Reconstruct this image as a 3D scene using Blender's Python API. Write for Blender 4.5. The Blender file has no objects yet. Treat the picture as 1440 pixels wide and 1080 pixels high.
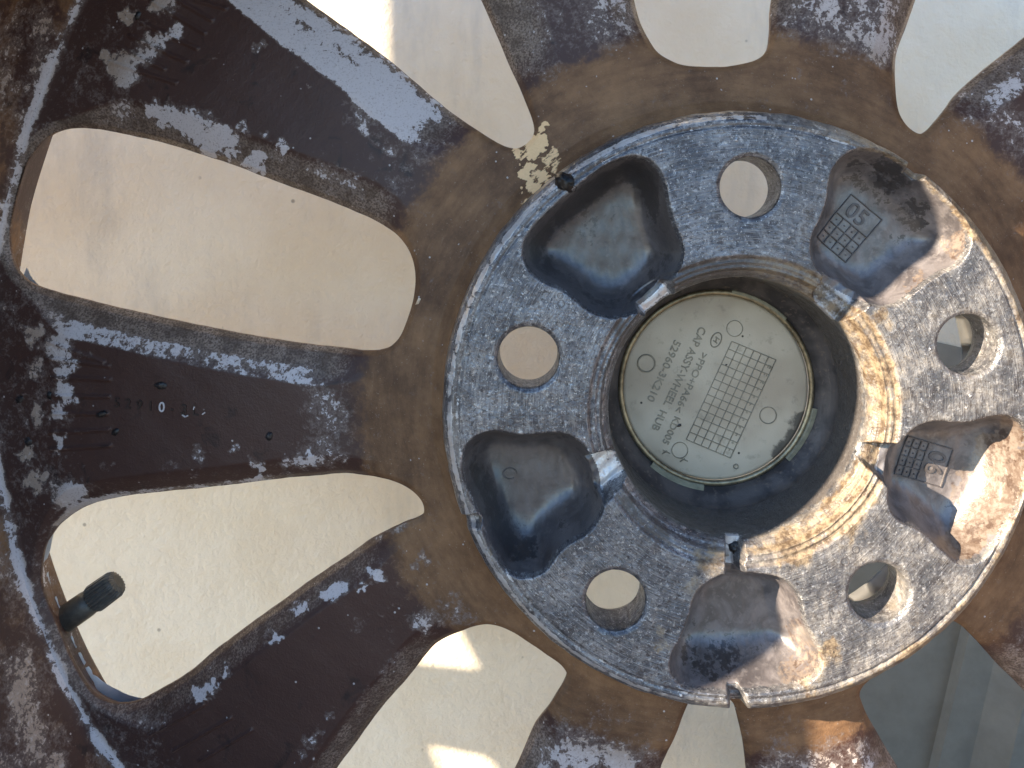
import bpy, bmesh, math, random
import numpy as np
from mathutils import Vector, Matrix
R = math.radians
rng = np.random.default_rng(7)
random.seed(7)
sc = bpy.context.scene
COL = sc.collection

# ------------------------------------------------------------------ frame
# Wheel frame: x right, y up, z out of the hub towards the viewer, in units U.
# Wheel axis is horizontal: wheel x -> world X, wheel y -> world Z, wheel z -> world -Y.
U = 0.0001786
VPX, VPY, DIST = 750.0, 320.0, 1082.0
CX, CY = 1047 - VPX, VPY - 580.0           # wheel axis
RLIP = 1290.0
H0 = -(CY - RLIP) * U                      # ground to the level y=0
BASE = Vector((CX * U, 0.0, 0.0))          # wheel's foot on the ground

# ------------------------------------------------------------------ camera, light
cam_d = bpy.data.cameras.new("camera"); cam = bpy.data.objects.new("camera", cam_d); COL.objects.link(cam)
cam.location = (0, -DIST * U, H0); cam.rotation_euler = (R(90), 0, 0)
cam_d.sensor_width = 36; cam_d.lens = 36 * DIST / 1440
cam_d.shift_x = -30 / 1440; cam_d.shift_y = -220 / 1440
cam_d.clip_start = 0.005; cam_d.clip_end = 500
cam_d.dof.use_dof = False
sc.camera = cam

TAN = 2.2                                   # sun slope to the wheel axis
SDX, SDY = 0.92, -0.39                      # travel direction across the wheel face
to_sun = Vector((-SDX * TAN, -1.0, -SDY * TAN)).normalized()   # world
w = bpy.data.worlds.new("World"); sc.world = w; w.use_nodes = True
wn = w.node_tree.nodes; wn.clear()
wo = wn.new("ShaderNodeOutputWorld"); wb = wn.new("ShaderNodeBackground"); ws = wn.new("ShaderNodeTexSky")
ws.sky_type = 'NISHITA'; ws.sun_disc = False
ws.sun_elevation = math.asin(to_sun.z); ws.sun_rotation = math.atan2(to_sun.x, to_sun.y)
ws.air_density = 1.0; ws.dust_density = 0.1; ws.ozone_density = 3.5
wb.inputs[1].default_value = 0.11
w.node_tree.links.new(ws.outputs[0], wb.inputs[0]); w.node_tree.links.new(wb.outputs[0], wo.inputs[0])
sd = bpy.data.lights.new("sun", 'SUN'); sd.energy = 5.0; sd.angle = R(0.5); sd.color = (1.0, 0.84, 0.63)
so = bpy.data.objects.new("sun", sd); COL.objects.link(so)
so.rotation_euler = to_sun.to_track_quat('Z', 'Y').to_euler(); so.location = (-1, -1, 1.5)
sc.view_settings.view_transform = 'Standard'; sc.view_settings.look = 'None'
sc.view_settings.exposure = 2.0; sc.view_settings.gamma = 1.0
sc.cycles.max_bounces = 8; sc.cycles.diffuse_bounces = 5

# ------------------------------------------------------------------ maths helpers
def ss(a, b, x):
    t = np.clip((x - a) / (b - a), 0, 1); return t * t * (3 - 2 * t)

def chaikin(p, n=2, closed=True):
    p = np.asarray(p, float)
    for _ in range(n):
        q = np.roll(p, -1, 0)
        p = np.stack([p * .75 + q * .25, p * .25 + q * .75], 1).reshape(-1, 2)
    return p

def unproj(p, z):                           # photo pixel + depth -> wheel frame
    p = np.asarray(p, float); k = (DIST - z) / DIST
    return np.stack([(p[..., 0] - VPX) * k, (VPY - p[..., 1]) * k], -1)

def proj(x, y, z):
    k = (DIST - z) / DIST
    return VPX + x / k, VPY - y / k

def sdf(poly, x, y, margin=None):
    """signed distance, positive inside."""
    x = np.asarray(x, float); y = np.asarray(y, float); sh = x.shape
    X = x.ravel(); Y = y.ravel()
    out = np.full(X.shape, -1e4)
    lo = poly.min(0); hi = poly.max(0); m = 1e9 if margin is None else margin
    sel = np.where((X > lo[0] - m) & (X < hi[0] + m) & (Y > lo[1] - m) & (Y < hi[1] + m))[0]
    A = poly; B = np.roll(poly, -1, 0)
    for s in range(0, len(sel), 20000):
        ii = sel[s:s + 20000]; px = X[ii][:, None]; py = Y[ii][:, None]
        ex = (B - A)[:, 0][None]; ey = (B - A)[:, 1][None]
        wx = px - A[:, 0][None]; wy = py - A[:, 1][None]
        t = np.clip((wx * ex + wy * ey) / (ex * ex + ey * ey + 1e-9), 0, 1)
        d2 = ((wx - ex * t) ** 2 + (wy - ey * t) ** 2).min(1)
        c = ((A[:, 1][None] > py) != (B[:, 1][None] > py))
        with np.errstate(divide='ignore', invalid='ignore'):
            xi = A[:, 0][None] + (py - A[:, 1][None]) / (ey + 1e-12) * ex
        ins = ((c & (px < xi)).sum(1) % 2) == 1
        out[ii] = np.where(ins, 1, -1) * np.sqrt(d2)
    return out.reshape(sh)

def seg_dist(x, y, pts):
    d = np.full(np.shape(x), 1e9)
    for (a, b) in zip(pts[:-1], pts[1:]):
        ex, ey = b[0] - a[0], b[1] - a[1]
        t = np.clip(((x - a[0]) * ex + (y - a[1]) * ey) / (ex * ex + ey * ey + 1e-9), 0, 1)
        d = np.minimum(d, np.hypot(x - a[0] - ex * t, y - a[1] - ey * t))
    return d

_oct = [(rng.uniform(0, 6.28, 6), rng.uniform(0, 6.28, 6)) for _ in range(8)]
def wob(x, y, L, seed=0):
    """cheap smooth noise about -1..1 with feature length L."""
    a, ph = _oct[seed % 8]; s = 0
    for i in range(6):
        f = 6.28 / (L * (0.6 + 0.25 * i)); s = s + np.sin((x * math.cos(a[i]) + y * math.sin(a[i])) * f + ph[i])
    return s / 3.2

# ------------------------------------------------------------------ mesh helpers
def to_local(V):
    V = np.asarray(V, float)
    return np.stack([V[:, 0] * U - BASE.x, -V[:, 2] * U, V[:, 1] * U + H0], 1)

def normals_of(V, T):
    a = V[T[:, 0]]; n = np.cross(V[T[:, 1]] - a, V[T[:, 2]] - a)
    N = np.zeros_like(V)
    for k in range(3): 
        for c in range(3): N[:, c] += np.bincount(T[:, k], n[:, c], len(V))
    return N / (np.linalg.norm(N, axis=1, keepdims=True) + 1e-20)

def mesh_obj(name, V, F, mat, parent=None, smooth=True, attrs=None, normals=None, local=None):
    """V in wheel frame; F (n,3) or (n,4) array, or list of faces."""
    me = bpy.data.meshes.new(name)
    P = to_local(V) if local is None else local
    if isinstance(F, np.ndarray):
        n, k = F.shape
        me.vertices.add(len(P)); me.vertices.foreach_set("co", P.astype(np.float32).ravel())
        me.loops.add(n * k); me.loops.foreach_set("vertex_index", F.astype(np.int32).ravel())
        me.polygons.add(n); me.polygons.foreach_set("loop_start", np.arange(0, n * k, k, dtype=np.int32))
        me.polygons.foreach_set("loop_total", np.full(n, k, dtype=np.int32))
        me.update(calc_edges=True)
    else:
        me.from_pydata([tuple(p) for p in P], [], F); me.update()
    if attrs:
        for an, a in attrs.items():
            if a.ndim == 2:
                at = me.attributes.new(an, 'FLOAT_VECTOR', 'POINT'); at.data.foreach_set("vector", a.astype(np.float32).ravel())
            else:
                at = me.attributes.new(an, 'FLOAT', 'POINT'); at.data.foreach_set("value", a.astype(np.float32).ravel())
    if smooth: me.polygons.foreach_set("use_smooth", np.ones(len(me.polygons), dtype=bool))
    if normals is not None:
        Nw = np.stack([normals[:, 0], -normals[:, 2], normals[:, 1]], 1)
        me.normals_split_custom_set_from_vertices(Nw.astype(np.float32))
    if mat: me.materials.append(mat)
    o = bpy.data.objects.new(name, me); COL.objects.link(o)
    if parent:
        o.parent = parent
    return o

def march(xs, ys, field, hfun):
    """heightfield sheet over grid xs*ys kept where field>0, edges cut exactly.
    returns V(n,3), T(m,3), boundary segments (i,j) with the removed side on the right."""
    X, Y = np.meshgrid(xs, ys); sd_ = field(X, Y)
    ny, nx = X.shape; idx = np.arange(nx * ny).reshape(ny, nx)
    a, b, c, d = idx[:-1, :-1].ravel(), idx[:-1, 1:].ravel(), idx[1:, 1:].ravel(), idx[1:, :-1].ravel()
    T = np.concatenate([np.stack([a, b, c], 1), np.stack([a, c, d], 1)])
    s = sd_.ravel().copy(); s[np.abs(s) < 1e-3] = 1e-3
    pos = (s > 0)[T]; cnt = pos.sum(1)
    full = T[cnt == 3]; mix = T[(cnt == 1) | (cnt == 2)]
    mp = (s > 0)[mix]; mc = mp.sum(1)
    odd = np.where(mc == 1, mp.argmax(1), (~mp).argmax(1))
    rows = np.arange(len(mix))
    A = mix[rows, odd]; B = mix[rows, (odd + 1) % 3]; Cc = mix[rows, (odd + 2) % 3]
    e1 = np.stack([np.minimum(A, B), np.maximum(A, B)], 1); e2 = np.stack([np.minimum(A, Cc), np.maximum(A, Cc)], 1)
    E, inv = np.unique(np.concatenate([e1, e2]), axis=0, return_inverse=True); inv = inv.ravel()
    t = s[E[:, 0]] / (s[E[:, 0]] - s[E[:, 1]])
    x = X.ravel(); y = Y.ravel(); n0 = len(x)
    ex = x[E[:, 0]] + (x[E[:, 1]] - x[E[:, 0]]) * t; ey = y[E[:, 0]] + (y[E[:, 1]] - y[E[:, 0]]) * t
    i1 = inv[:len(mix)] + n0; i2 = inv[len(mix):] + n0
    one = mc == 1
    tr = [full, np.stack([A, i1, i2], 1)[one],
          np.stack([i1, B, Cc], 1)[~one], np.stack([i1, Cc, i2], 1)[~one]]
    T2 = np.concatenate(tr)
    bs = np.where(one[:, None], np.stack([i1, i2], 1), np.stack([i2, i1], 1))
    ax = np.concatenate([x, ex]); ay = np.concatenate([y, ey])
    used = np.unique(T2); rm = np.full(len(ax), -1); rm[used] = np.arange(len(used))
    T2 = rm[T2]; bs = rm[bs]; ax = ax[used]; ay = ay[used]
    V = np.stack([ax, ay, hfun(ax, ay)], 1)
    return V, T2, bs

def skirt(V, T, bs, rows, sel=None):
    """extend the cut edges: rows = list of (offset towards hole, z, absolute?)."""
    if sel is not None: bs = bs[sel]
    ids = np.unique(bs); loc = np.full(len(V), -1); loc[ids] = np.arange(len(ids))
    p0 = V[bs[:, 0], :2]; p1 = V[bs[:, 1], :2]; d = p1 - p0
    n = np.stack([d[:, 1], -d[:, 0]], 1)
    N = np.zeros((len(ids), 2))
    for k in range(2):
        for c in range(2): N[:, c] += np.bincount(loc[bs[:, k]], n[:, c], len(ids))
    N /= (np.linalg.norm(N, axis=1, keepdims=True) + 1e-12)
    prev = ids; Vs = [V]; Ts = [T]; src = [np.arange(len(V))]; n0 = len(V)
    a = loc[bs[:, 0]]; b = loc[bs[:, 1]]
    for (off, z, absl) in rows:
        q = V[ids].copy(); q[:, :2] += N * off
        q[:, 2] = np.minimum(q[:, 2] - 0.5, z) if absl else q[:, 2] + z
        cur = np.arange(len(ids)) + n0; n0 += len(ids)
        Vs.append(q); src.append(ids)
        Ts.append(np.stack([prev[b], prev[a], cur[a]], 1)); Ts.append(np.stack([prev[b], cur[a], cur[b]], 1))
        prev = cur
    return np.concatenate(Vs), np.concatenate(Ts), np.concatenate(src)

def lathe(name, prof, mat, parent, n=256, rfun=None, cx=CX, cy=CY, attrs=None, a0=0, a1=2 * math.pi):
    """prof list of (r,z); faces outward when profile runs with the material on its right."""
    prof = np.asarray(prof, float); m = len(prof); full = abs(a1 - a0 - 2 * math.pi) < 1e-6
    th = np.linspace(a0, a1, n, endpoint=not full)
    rr = prof[:, 0][None, :] * np.ones((n, 1))
    if rfun is not None: rr = rfun(th[:, None], prof[:, 0][None, :], prof[:, 1][None, :])
    V = np.stack([cx + rr * np.cos(th)[:, None], cy + rr * np.sin(th)[:, None], np.broadcast_to(prof[:, 1][None, :], rr.shape)], -1).reshape(-1, 3)
    i = np.arange(n if full else n - 1)[:, None]; j = np.arange(m - 1)[None]
    i2 = (i + 1) % n
    F = np.stack([i * m + j, i * m + j + 1, i2 * m + j + 1, i2 * m + j], -1).reshape(-1, 4)
    at = {k: f(V) for k, f in attrs.items()} if attrs else None
    return mesh_obj(name, V, F, mat, parent, attrs=at)

# ------------------------------------------------------------------ node helper
class NT:
    def __init__(s, name):
        s.m = bpy.data.materials.new(name); s.m.use_nodes = True
        s.t = s.m.node_tree; s.t.nodes.clear()
        s.out = s.t.nodes.new("ShaderNodeOutputMaterial"); s.b = s.t.nodes.new("ShaderNodeBsdfPrincipled")
        s.t.links.new(s.b.outputs[0], s.out.inputs[0])
        s.tc = s.t.nodes.new("ShaderNodeTexCoord").outputs['Object']
    def put(s, sock, v):
        if isinstance(v, bpy.types.NodeSocket): s.t.links.new(v, sock)
        elif isinstance(v, (tuple, list)) and len(v) == 3 and sock.type == 'RGBA': sock.default_value = (*v, 1)
        else: sock.default_value = v
    def attr(s, n, vec=False):
        a = s.t.nodes.new("ShaderNodeAttribute"); a.attribute_name = n
        return a.outputs['Vector'] if vec else a.outputs['Fac']
    def noise(s, L, detail=3, rough=.55, vec=None, dist=0, scale=None, out='Fac'):
        n = s.t.nodes.new("ShaderNodeTexNoise"); n.inputs['Scale'].default_value = scale or 1 / (L * U)
        n.inputs['Detail'].default_value = detail; n.inputs['Roughness'].default_value = rough; n.inputs['Distortion'].default_value = dist
        s.put(n.inputs['Vector'], vec or s.tc); return n.outputs[out]
    def voro(s, L, vec=None, feat='F1', rand=1.0, scale=None):
        n = s.t.nodes.new("ShaderNodeTexVoronoi"); n.feature = feat; n.inputs['Scale'].default_value = scale or 1 / (L * U)
        n.inputs['Randomness'].default_value = rand
        s.put(n.inputs['Vector'], vec or s.tc); return n.outputs['Distance']
    def math(s, op, a, b=0.0, c=None):
        n = s.t.nodes.new("ShaderNodeMath"); n.operation = op; s.put(n.inputs[0], a); s.put(n.inputs[1], b)
        if c is not None: s.put(n.inputs[2], c)
        return n.outputs[0]
    def mad(s, a, m, c): return s.math('MULTIPLY_ADD', a, m, c)
    def step(s, v, lo, hi, o0=0.0, o1=1.0):
        n = s.t.nodes.new("ShaderNodeMapRange"); n.interpolation_type = 'SMOOTHSTEP'
        s.put(n.inputs[0], v); s.put(n.inputs[1], lo); s.put(n.inputs[2], hi); s.put(n.inputs[3], o0); s.put(n.inputs[4], o1)
        return n.outputs[0]
    def mix(s, f, a, b):
        n = s.t.nodes.new("ShaderNodeMix"); n.data_type = 'RGBA'; s.put(n.inputs[0], f); s.put(n.inputs[6], a); s.put(n.inputs[7], b)
        return n.outputs[2]
    def vmul(s, v, xyz):
        n = s.t.nodes.new("ShaderNodeVectorMath"); n.operation = 'MULTIPLY'; s.put(n.inputs[0], v); n.inputs[1].default_value = xyz
        return n.outputs[0]
    def bump(s, h, strength=.5, dist=2, normal=None):
        n = s.t.nodes.new("ShaderNodeBump"); n.inputs['Strength'].default_value = strength; n.inputs['Distance'].default_value = dist * U
        s.put(n.inputs['Height'], h)
        if normal: s.put(n.inputs['Normal'], normal)
        return n.outputs[0]
    def set(s, **k):
        for a, v in k.items(): s.put(s.b.inputs[{'color': 'Base Color', 'rough': 'Roughness', 'metal': 'Metallic', 'normal': 'Normal', 'spec': 'Specular IOR Level', 'coat': 'Coat Weight', 'coatr': 'Coat Roughness'}[a]], v)
        return s.m

# ------------------------------------------------------------------ materials
def mat_paint():
    m = NT("worn_brown_paint")
    fl, du, cr, wa = m.attr("flake"), m.attr("dust"), m.attr("cream"), m.attr("warm")
    fk = m.attr("flank")
    nA = m.noise(34, 3, .6); nB = m.noise(9, 3, .65, dist=.4); nC = m.noise(3.2, 2, .6); nL = m.noise(150, 3, .5)
    pol = m.attr("polar", True)
    streak = m.noise(1, 4, .65, vec=pol, scale=1.0)
    streak2 = m.noise(1, 3, .6, vec=m.vmul(pol, (3.1, 3.1, 3.1)), scale=1.0)
    # dark paint
    dark = m.mix(nL, (0.042, 0.0195, 0.0165), (0.070, 0.037, 0.031))
    dark = m.mix(m.step(nB, .58, .78, 0, .5), dark, (0.055, 0.036, 0.031))
    blot = m.noise(48, 3, .65, dist=.6)
    dark = m.mix(m.step(blot, .6, .74, 0, .7), dark, (0.011, 0.010, 0.012))
    # brake-dust brown
    dusty = m.mix(m.step(m.math('ADD', m.mad(streak, .22, 0), m.math('ADD', m.mad(nL, .38, 0), m.mad(m.noise(46, 5, .7), .40, 0))), .32, .70), (0.072, 0.034, 0.0165), (0.26, 0.145, 0.073))
    dusty = m.mix(m.step(streak2, .64, .82, 0, .30), dusty, (0.30, 0.225, 0.16))
    dusty = m.mix(m.step(streak2, .22, .40, .35, 0), dusty, (0.04, 0.022, 0.013))
    dusty = m.mix(m.step(nC, .66, .76, 0, .5), dusty, (0.36, 0.30, 0.24))
    duf = m.step(m.math('ADD', du, m.mad(nA, .8, m.mad(nB, .35, -.57))), .35, .65)
    c = m.mix(duf, dark, dusty)
    # greyed flank
    fkc = m.mix(m.step(nC, .35, .65), (0.085, 0.058, 0.045), (0.27, 0.21, 0.175))
    fkc = m.mix(m.step(nA, .35, .6, .7, 0), fkc, (0.065, 0.044, 0.034))
    c = m.mix(m.step(m.math('ADD', fk, m.mad(nB, .6, m.mad(nC, .5, -.55))), .22, .85), c, fkc)
    # bare / flaked patches
    fv = m.math('ADD', fl, m.math('ADD', m.mad(nA, .80, -.40), m.math('ADD', m.mad(nB, 1.05, -.525), m.mad(nC, .40, -.20))))
    hz_ = m.step(fv, .18, .50)
    c = m.mix(m.math('MULTIPLY', hz_, .65), c, m.mix(nC, (0.09, 0.066, 0.058), (0.26, 0.215, 0.20)))
    f = m.step(fv, .49, .56)
    fc = m.mix(wa, (0.53, 0.495, 0.515), (0.34, 0.265, 0.215))
    fc = m.mix(m.step(nC, .52, .72, 0, .45), fc, (0.17, 0.13, 0.115))
    fc = m.mix(m.step(nB, .56, .70, 0, .35), fc, (0.60, 0.57, 0.59))
    c = m.mix(f, c, fc)
    # tiny chips
    vch = m.voro(15); chip = m.math('MULTIPLY', m.step(vch, .13, .10), m.step(m.noise(22, 1), .60, .66))
    c = m.mix(m.math('MULTIPLY', chip, .8), c, (0.5, 0.47, 0.47))
    crf = m.step(m.math('ADD', cr, m.mad(streak2, .9, m.mad(nB, .6, m.mad(nC, .25, -.875)))), .40, .56)
    c = m.mix(crf, c, m.mix(nC, (0.86, 0.60, 0.34), (0.72, 0.47, 0.25)))
    h = m.math('ADD', m.math('MULTIPLY', f, -.9), m.math('ADD', m.mad(nC, .55, 0), m.mad(nB, .9, 0)))
    h = m.math('ADD', h, m.math('MULTIPLY', crf, -.5))
    sp = m.math('SUBTRACT', 1.0, m.math('MAXIMUM', f, duf))
    rgh = m.mix(sp, (.66, .66, .66), (.50, .50, .50))
    rr = m.t.nodes.new("ShaderNodeRGBToBW"); m.put(rr.inputs[0], rgh)
    return m.set(color=c, rough=rr.outputs[0], spec=.42, normal=m.bump(h, .55, 1.6))

def mat_pad():
    m = NT("machined_aluminium")
    ru, gr = m.attr("rust_sun"), m.attr("grime_dark")
    pol = m.attr("polar", True)
    line = m.noise(1, 2, .6, vec=m.vmul(pol, (9, .55, 1)), scale=1.0)
    line2 = m.noise(1, 3, .65, vec=m.vmul(pol, (3.5, 1.2, 1)), scale=1.0)
    nA = m.noise(60, 4, .6); nB = m.noise(13, 4, .65); nC = m.noise(4, 3, .6); nD = m.noise(26, 3, .6, dist=.5)
    c = m.mix(m.step(nA, .34, .66), (0.10, 0.102, 0.112), (0.285, 0.288, 0.302))
    big = m.noise(95, 4, .65, dist=.5)
    c = m.mix(m.step(big, .52, .70, 0, .55), c, (0.075, 0.078, 0.09))
    c = m.mix(m.step(big, .46, .32, 0, .5), c, (0.28, 0.28, 0.285))
    c = m.mix(m.step(line2, .36, .62, .65, 0), c, (0.10, 0.10, 0.118))
    c = m.mix(m.step(m.noise(8, 4, .72), .53, .66, 0, .75), c, (0.46, 0.455, 0.465))
    c = m.mix(m.step(m.noise(7, 4, .75, dist=.3), .52, .64, 0, .85), c, (0.05, 0.048, 0.053))
    c = m.mix(m.step(m.noise(26, 4, .7, dist=.4), .53, .64, 0, .8), c, (0.058, 0.056, 0.064))
    c = m.mix(m.step(m.noise(3.2, 2, .6), .63, .72, 0, .75), c, (0.62, 0.615, 0.62))
    c = m.mix(m.math('MULTIPLY', m.step(line, .50, .66, 0, .40), m.step(nD, .42, .6)), c, (0.40, 0.40, 0.41))
    c = m.mix(m.math('MULTIPLY', m.step(line, .46, .32, 0, .40), m.step(nD, .6, .42)), c, (0.045, 0.045, 0.052))
    # worn outer edge, with the sky highlight painted in bright
    eg = m.step(m.math('ADD', m.attr('edge'), m.math('ADD', m.mad(nD, 1.5, -.75), m.math('ADD', m.mad(nB, .9, -.45), m.mad(nC, .5, -.25)))), .45, .6)
    c = m.mix(eg, c, (0.56, 0.56, 0.575))
    # small white oxide crusts
    vo = m.voro(17); ox = m.math('MULTIPLY', m.step(vo, .20, .10), m.step(m.noise(34, 1), .60, .66))
    c = m.mix(m.math('MULTIPLY', ox, m.step(nC, .4, .55)), c, (0.85, 0.86, 0.87))
    # grime, with shade painted down the bore wall
    gf = m.step(m.math('ADD', gr, m.math('ADD', m.mad(nB, .9, -.45), m.mad(nC, .5, -.25))), .42, .62)
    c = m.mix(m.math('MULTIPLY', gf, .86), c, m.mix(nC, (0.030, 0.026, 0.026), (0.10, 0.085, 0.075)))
    # rust, with sun warmth painted across the right side
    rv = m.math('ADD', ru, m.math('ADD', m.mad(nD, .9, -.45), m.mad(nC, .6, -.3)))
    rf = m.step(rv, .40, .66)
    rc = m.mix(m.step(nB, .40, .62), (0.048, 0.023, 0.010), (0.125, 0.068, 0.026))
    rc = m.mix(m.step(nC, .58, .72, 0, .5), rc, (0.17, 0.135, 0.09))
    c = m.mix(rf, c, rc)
    tan_ = m.step(m.math('ADD', ru, m.mad(nA, .8, -.4)), .05, .5, 0, .55)  # tan tint towards the right paints warm sunlight into the metal
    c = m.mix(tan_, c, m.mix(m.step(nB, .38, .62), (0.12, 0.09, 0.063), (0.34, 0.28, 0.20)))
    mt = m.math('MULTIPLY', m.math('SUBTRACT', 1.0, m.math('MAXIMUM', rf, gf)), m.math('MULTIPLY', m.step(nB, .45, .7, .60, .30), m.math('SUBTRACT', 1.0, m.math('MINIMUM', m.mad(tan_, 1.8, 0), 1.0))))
    rg = m.math('ADD', m.step(nB, .4, .65, .28, .46), m.math('MULTIPLY', rf, .12))
    h = m.math('ADD', m.mad(line, .6, 0), m.math('ADD', m.mad(nC, .7, 0), m.mad(nB, 1.0, 0)))
    h = m.math('ADD', h, m.mad(ox, .8, 0))
    return m.set(color=c, rough=rg, metal=mt, normal=m.bump(h, .75, 2.2))

def mat_pocket():
    m = NT("grimy_cast_paint")
    gr, pk = m.attr("grime_dark"), m.attr("rust_sun")
    nA = m.noise(40, 4, .65, dist=.6); nB = m.noise(10, 4, .65); nC = m.noise(3, 2, .6)
    c = m.mix(m.step(nA, .35, .65), (0.066, 0.058, 0.060), (0.155, 0.139, 0.141))
    c = m.mix(m.step(nB, .52, .66, 0, .45), c, (0.21, 0.19, 0.187))
    gv = m.math('ADD', gr, m.math('ADD', m.mad(nA, 1.0, -.5), m.math('ADD', m.mad(nB, 1.0, -.5), m.mad(nC, .3, -.15))))
    g = m.step(gv, .40, .56)
    pale = m.mix(m.step(nB, .42, .6), (0.115, 0.082, 0.063), (0.175, 0.138, 0.113))
    pale = m.mix(m.step(m.noise(22, 4, .65), .54, .62, 0, .85), pale, (0.058, 0.034, 0.024))
    pf = m.step(m.math('ADD', pk, m.math('ADD', m.mad(nB, .35, -.17), m.mad(nC, .2, -.1))), .44, .54)
    c = m.mix(pf, c, pale)
    c = m.mix(m.math('MULTIPLY', g, .9), c, m.mix(nC, (0.008, 0.007, 0.008), (0.026, 0.021, 0.020)))
    c = m.mix(m.math('MULTIPLY', m.attr('edge'), .52), c, (0.016, 0.015, 0.018))  # left pockets painted darker, shade put into their colour
    h = m.math('ADD', m.mad(nB, .9, 0), m.math('ADD', m.mad(nC, .35, 0), m.mad(nA, 1.0, 0)))
    return m.set(color=c, rough=m.step(nB, .4, .6, .34, .46), spec=.6, coat=.8, coatr=.30, normal=m.bump(h, .35, 2.4))

def mat_bore():
    m = NT("dark_bore_metal")
    nA = m.noise(50, 3, .6); nB = m.noise(9, 3, .65)
    c = m.mix(m.step(nA, .38, .62), (0.040, 0.036, 0.038), (0.095, 0.083, 0.08))
    c = m.mix(m.step(nB, .56, .7, 0, .7), c, (0.15, 0.12, 0.10))
    return m.set(color=c, rough=.45, metal=.25, normal=m.bump(nB, .4, 2))

def mat_cap():
    m = NT("aged_grey_plastic")
    nA = m.noise(120, 3, .5); nB = m.noise(16, 4, .65); nC = m.noise(3.5, 2)
    c = m.mix(m.step(nA, .35, .65), (0.37, 0.305, 0.225), (0.50, 0.435, 0.335))
    c = m.mix(m.step(nB, .56, .72, 0, .4), c, (0.20, 0.175, 0.13))
    vo = m.voro(26); sp = m.math('MULTIPLY', m.step(vo, .10, .06), m.step(m.noise(40, 1), .56, .6))
    c = m.mix(sp, c, (0.02, 0.018, 0.015))
    gr = m.attr("grime_dark")
    c = m.mix(m.step(m.math('ADD', gr, m.mad(nB, .8, -.4)), .35, .6, 0, .85), c, (0.05, 0.045, 0.04))
    return m.set(color=c, rough=.42, normal=m.bump(m.math('ADD', nC, nB), .12, 1.5))

def mat_simple(name, col, rough=.5, metal=0.0, var=.35, L=12, bump=.25, bd=1.2):
    m = NT(name); n = m.noise(L, 4, .65); n2 = m.noise(L * 5, 3)
    lo = tuple(x * (1 - var) for x in col); hi = tuple(min(1, x * (1 + var)) for x in col)
    c = m.mix(m.step(m.math('ADD', m.mad(n, .5, 0), m.mad(n2, .5, 0)), .35, .65), lo, hi)
    return m.set(color=c, rough=rough, metal=metal, normal=m.bump(n, bump, bd))

def mat_wall():
    m = NT("cream_wall_paint")
    nA = m.noise(260, 4, .55); nB = m.noise(45, 4, .6); nC = m.noise(14, 3, .55)
    sv = m.vmul(m.tc, (1.0, 1.0, .28)); smear = m.noise(190, 5, .68, vec=sv)
    c = m.mix(m.step(nA, .32, .68), (0.83, 0.72, 0.56), (0.89, 0.80, 0.655))
    c = m.mix(m.step(smear, .52, .76, 0, .38), c, (0.46, 0.44, 0.41))
    vo = m.voro(95); sp = m.math('MULTIPLY', m.step(vo, .075, .03), m.step(m.noise(80, 1), .55, .62))
    c = m.mix(m.math('MULTIPLY', sp, .65), c, (0.20, 0.17, 0.13))
    h = m.math('ADD', m.mad(nB, 1.0, 0), m.mad(nC, .6, 0))
    return m.set(color=c, rough=.5, normal=m.bump(h, .4, 12))

M = dict(paint=mat_paint(), pad=mat_pad(), pocket=mat_pocket(), bore=mat_bore(), cap=mat_cap(), wall=mat_wall())
M['groove'] = mat_simple("dirty_moulded_line", (0.215, 0.19, 0.14), .5, 0, .3)
M['ring'] = mat_simple("tarnished_wire", (0.26, 0.215, 0.14), .38, .75, .45, 9)
M['clip'] = mat_simple("olive_plastic", (0.20, 0.19, 0.135), .4, 0, .3)
M['rubber'] = mat_simple("black_rubber", (0.060, 0.057, 0.050), .42, 0, .3, 6, .2)
M['stemcap'] = mat_simple("black_cap_plastic", (0.070, 0.067, 0.062), .40, 0, .3, 6, .15)
M['stamp'] = mat_simple("stamp_cast", (0.085, 0.075, 0.075), .42, 0, .35, 8)
M['letter_dark'] = mat_simple("letter_paint", (0.030, 0.020, 0.018), .42, 0, .3, 8)
M['letter_worn'] = mat_simple("letter_bare", (0.55, 0.53, 0.55), .5, 0, .2, 5)
M['grime_dark'] = mat_simple("tar_grime", (0.016, 0.014, 0.015), .40, 0, .5, 10, .6, 3)
M['ground'] = mat_simple("concrete", (0.15, 0.142, 0.13), .85, 0, .15, 60, .4, 4)
M['blocker'] = mat_simple("blocker_board", (0.30, 0.26, 0.21), .8, 0, .25, 40, .3, 3)
M['grey'] = mat_simple('grey_woodwork', (0.27, 0.25, 0.215), .5, 0, .12, 60, .2, 5)  # even grey, darker than the wall, for the lower right boards
M['front'] = mat_simple("silver_paint", (0.78, 0.78, 0.77), .4, .3, .1, 40)
M['chip'] = mat_simple("cream_chip", (0.72, 0.60, 0.45), .6, 0, .1, 10)

# ------------------------------------------------------------------ things
def empty(name, label, cat, loc=(0, 0, 0)):
    o = bpy.data.objects.new(name, None); COL.objects.link(o); o.location = loc
    o.empty_display_size = .05
    o["label"] = label; o["category"] = cat
    return o
wheel = empty("alloy_wheel", "worn brown ten spoke alloy wheel standing upright, seen from its back", "wheel", BASE)

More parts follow.
